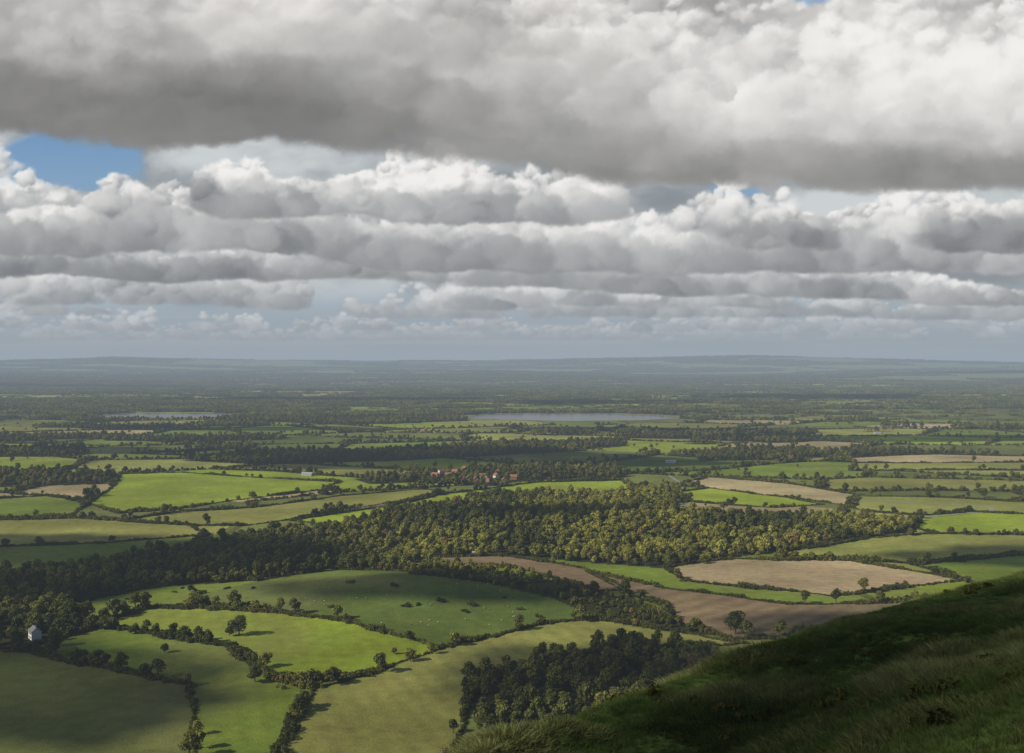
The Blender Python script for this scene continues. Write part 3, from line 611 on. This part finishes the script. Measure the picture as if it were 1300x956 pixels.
bank([(980,254),(1180,240),(1860,205)],[(980,325),(1200,318),(1860,330)],500,10,42,.75,(240,238,234),(118,120,123),8,con=.5,bsoft=9,gap=-.12,urange=(960,1820),bfun=g2(1240,290,90,30,-.3))
bank([(-560,212),(-100,220),(40,246),(150,250)],[(-560,300),(150,268)],240,10,34,.75,(242,240,237),(130,133,136),6,con=.5,gap=-.3,urange=(-520,100))
log('mid banks')
L8=(241,239,235); D8=(110,109,108)
base8=[(-600,150),(-100,168),(0,172),(150,186),(260,192),(350,184),(450,198),(520,194),(640,216),(800,238),(900,232),(1000,240),(1120,246),(1300,238),(1900,220)]
bf=addf(g2(180,125,430,45,-.3),g2(480,60,200,45,.16),g2(1000,110,330,75,.3),g2(330,10,200,35,.22),g2(60,20,180,40,.16),g2(600,140,170,50,-.1),g2(1180,60,220,60,.24),g2(250,170,400,25,-.1),g2(1100,225,350,18,-.2),g2(620,30,90,30,-.1),g2(700,75,60,30,.12),g2(850,185,250,30,.06))
bank([(-600,-620),(1900,-620)],base8,900,60,120,.62,L8,D8,10,con=.3,soft=.8,opa=.95,bsoft=14,lump=0,bfun=bf,blo=.38,bhi=.68,clump=.35)
bank([(-600,-560),(1900,-560)],base8,1700,20,80,.62,L8,D8,12,con=.38,soft=.75,opa=.55,bsoft=14,lump=0,bfun=bf,blo=.38,bhi=.68,clump=.42)
bank([(-600,-60),(1900,-60)],base8,1000,14,60,.62,L8,D8,13,con=.38,soft=.7,opa=.5,bsoft=12,lump=0,bfun=bf,blo=.34,bhi=.68,clump=.45)
bank([(640,-30),(1900,-60)],[(640,150),(900,190),(1300,205),(1900,190)],850,9,56,.68,(244,242,238),(140,139,138),14,con=.56,soft=.48,opa=.75,bsoft=40,lump=0,urange=(650,1820),bfun=bf,blo=.32,bhi=.74,clump=.55)
bank([(200,-30),(760,-30)],[(200,60),(760,110)],220,10,50,.68,(232,229,225),(132,131,129),15,con=.48,soft=.6,opa=.6,bsoft=40,lump=0,urange=(220,760),bfun=bf,blo=.32,bhi=.64,clump=.4)
bs8=np.interp(U,*zip(*base8))+16*fbm(U/130,V*0+12,3,12)*2; q=(bs8-V); n2=fbm(U/200,V/40,5,3)
al=(ss((q+2)/16)*ss((62+n2*130-q)/60)*.48*np.interp(U,[-600,0,500,900,1900],[1,1,.9,.6,.6]))[...,None]; c=(np.array([119,118,117],np.float32)+n2[...,None]*80); img=img*(1-al)+c*al
al=(ss(1.2-np.hypot((U-200)/500,(V-125)/52)+n2*1.2)*.32)[...,None]; img=img*(1-al)+np.array([115,114,112])*al
bl=(ss((blob(1035,-4,40,16,1)+blob(1290,-8,30,16,1)+fbm(U/40,V/22,4,2)*.8-.42)*2.5))[...,None]*.7; img=img*(1-bl)+np.array([115,150,188])*bl
Aw=np.interp(V,[-500,100,300,400,440],[26,20,13,4,1.5])
wx=Aw*fbm(U/30,V/24,5,0,.6); wy=Aw*.8*fbm(U/30+50,V/24,5,2,.6)
fi=np.clip(np.arange(NR)[:,None]-wy/RES,0,NR-1.001); fj=np.clip(np.arange(NCc)[None,:]+wx/RES,0,NCc-1.001)
i0=fi.astype(int); j0=fj.astype(int); fi=(fi-i0)[...,None]; fj=(fj-j0)[...,None]
img=(img[i0,j0]*(1-fj)+img[i0,j0+1]*fj)*(1-fi)+(img[i0+1,j0]*(1-fj)+img[i0+1,j0+1]*fj)*fi
log('sky painted')
D=np.stack([U-650,np.full_like(U,F),460-V],-1).astype(np.float64); D/=np.linalg.norm(D,axis=-1)[...,None]
me=gridmesh('sky',(D*46000+[0,0,HC]).reshape(-1,3),len(Vs),len(Us)); setcol(me,'col',s2l(img.reshape(-1,3)))
m,nt=newmat('sky_clouds'); o=N(nt,'ShaderNodeOutputMaterial'); e=N(nt,'ShaderNodeEmission'); a_=N(nt,'ShaderNodeAttribute',attribute_name='col'); nt.links.new(a_.outputs['Color'],e.inputs[0]); nt.links.new(e.outputs[0],o.inputs[0])
m.cycles.emission_sampling='NONE'
me.materials.append(m); link(bpy.data.objects.new('sky',me))
# ------------------------------------------------------------------ haze layer: absorbing box, scattered light put in as an even emission
SIG=1/14000.0; hzc=s2l((152,165,178))
m,nt=newmat('haze_glow'); o=N(nt,'ShaderNodeOutputMaterial'); ab=N(nt,'ShaderNodeVolumeAbsorption'); ab.inputs['Color'].default_value=(0,0,0,1); ab.inputs['Density'].default_value=SIG
em=N(nt,'ShaderNodeEmission'); em.inputs['Color'].default_value=(*[float(c) for c in hzc],1); em.inputs['Strength'].default_value=SIG; ad=N(nt,'ShaderNodeAddShader')
nt.links.new(ab.outputs[0],ad.inputs[0]); nt.links.new(em.outputs[0],ad.inputs[1]); nt.links.new(ad.outputs[0],o.inputs['Volume'])
v,f=box((-30000,-3000,-120),(30000,30000,300)); me=bpy.data.meshes.new('haze'); me.from_pydata(v,[],f); me.materials.append(m); link(bpy.data.objects.new('haze',me))
# ------------------------------------------------------------------ light
w=bpy.data.worlds.new('World'); scene.world=w; w.use_nodes=True; nt=w.node_tree; bg=nt.nodes['Background']
sk=nt.nodes.new('ShaderNodeTexSky'); sk.sky_type='NISHITA'; sk.sun_disc=False; sk.sun_elevation=EL; sk.sun_rotation=math.atan2(sh.x,sh.y)%(2*math.pi)
nt.links.new(sk.outputs[0],bg.inputs[0]); bg.inputs[1].default_value=.07
L=bpy.data.lights.new('sun','SUN'); L.energy=5.0; L.angle=math.radians(.53); L.color=(1,.94,.79); lo=link(bpy.data.objects.new('sun',L)); lo.rotation_euler=S.to_track_quat('Z','Y').to_euler(); lo.location=(0,0,500)
cam=bpy.data.cameras.new('camera'); cam.lens=35; cam.sensor_width=36; cam.clip_start=.3; cam.clip_end=120000
co=link(bpy.data.objects.new('camera',cam)); co.location=(0,0,HC); co.rotation_euler=(math.pi/2-math.atan(18/F),0,0); scene.camera=co
scene.view_settings.view_transform='Standard'; scene.view_settings.look='None'; scene.view_settings.exposure=0
log('end')
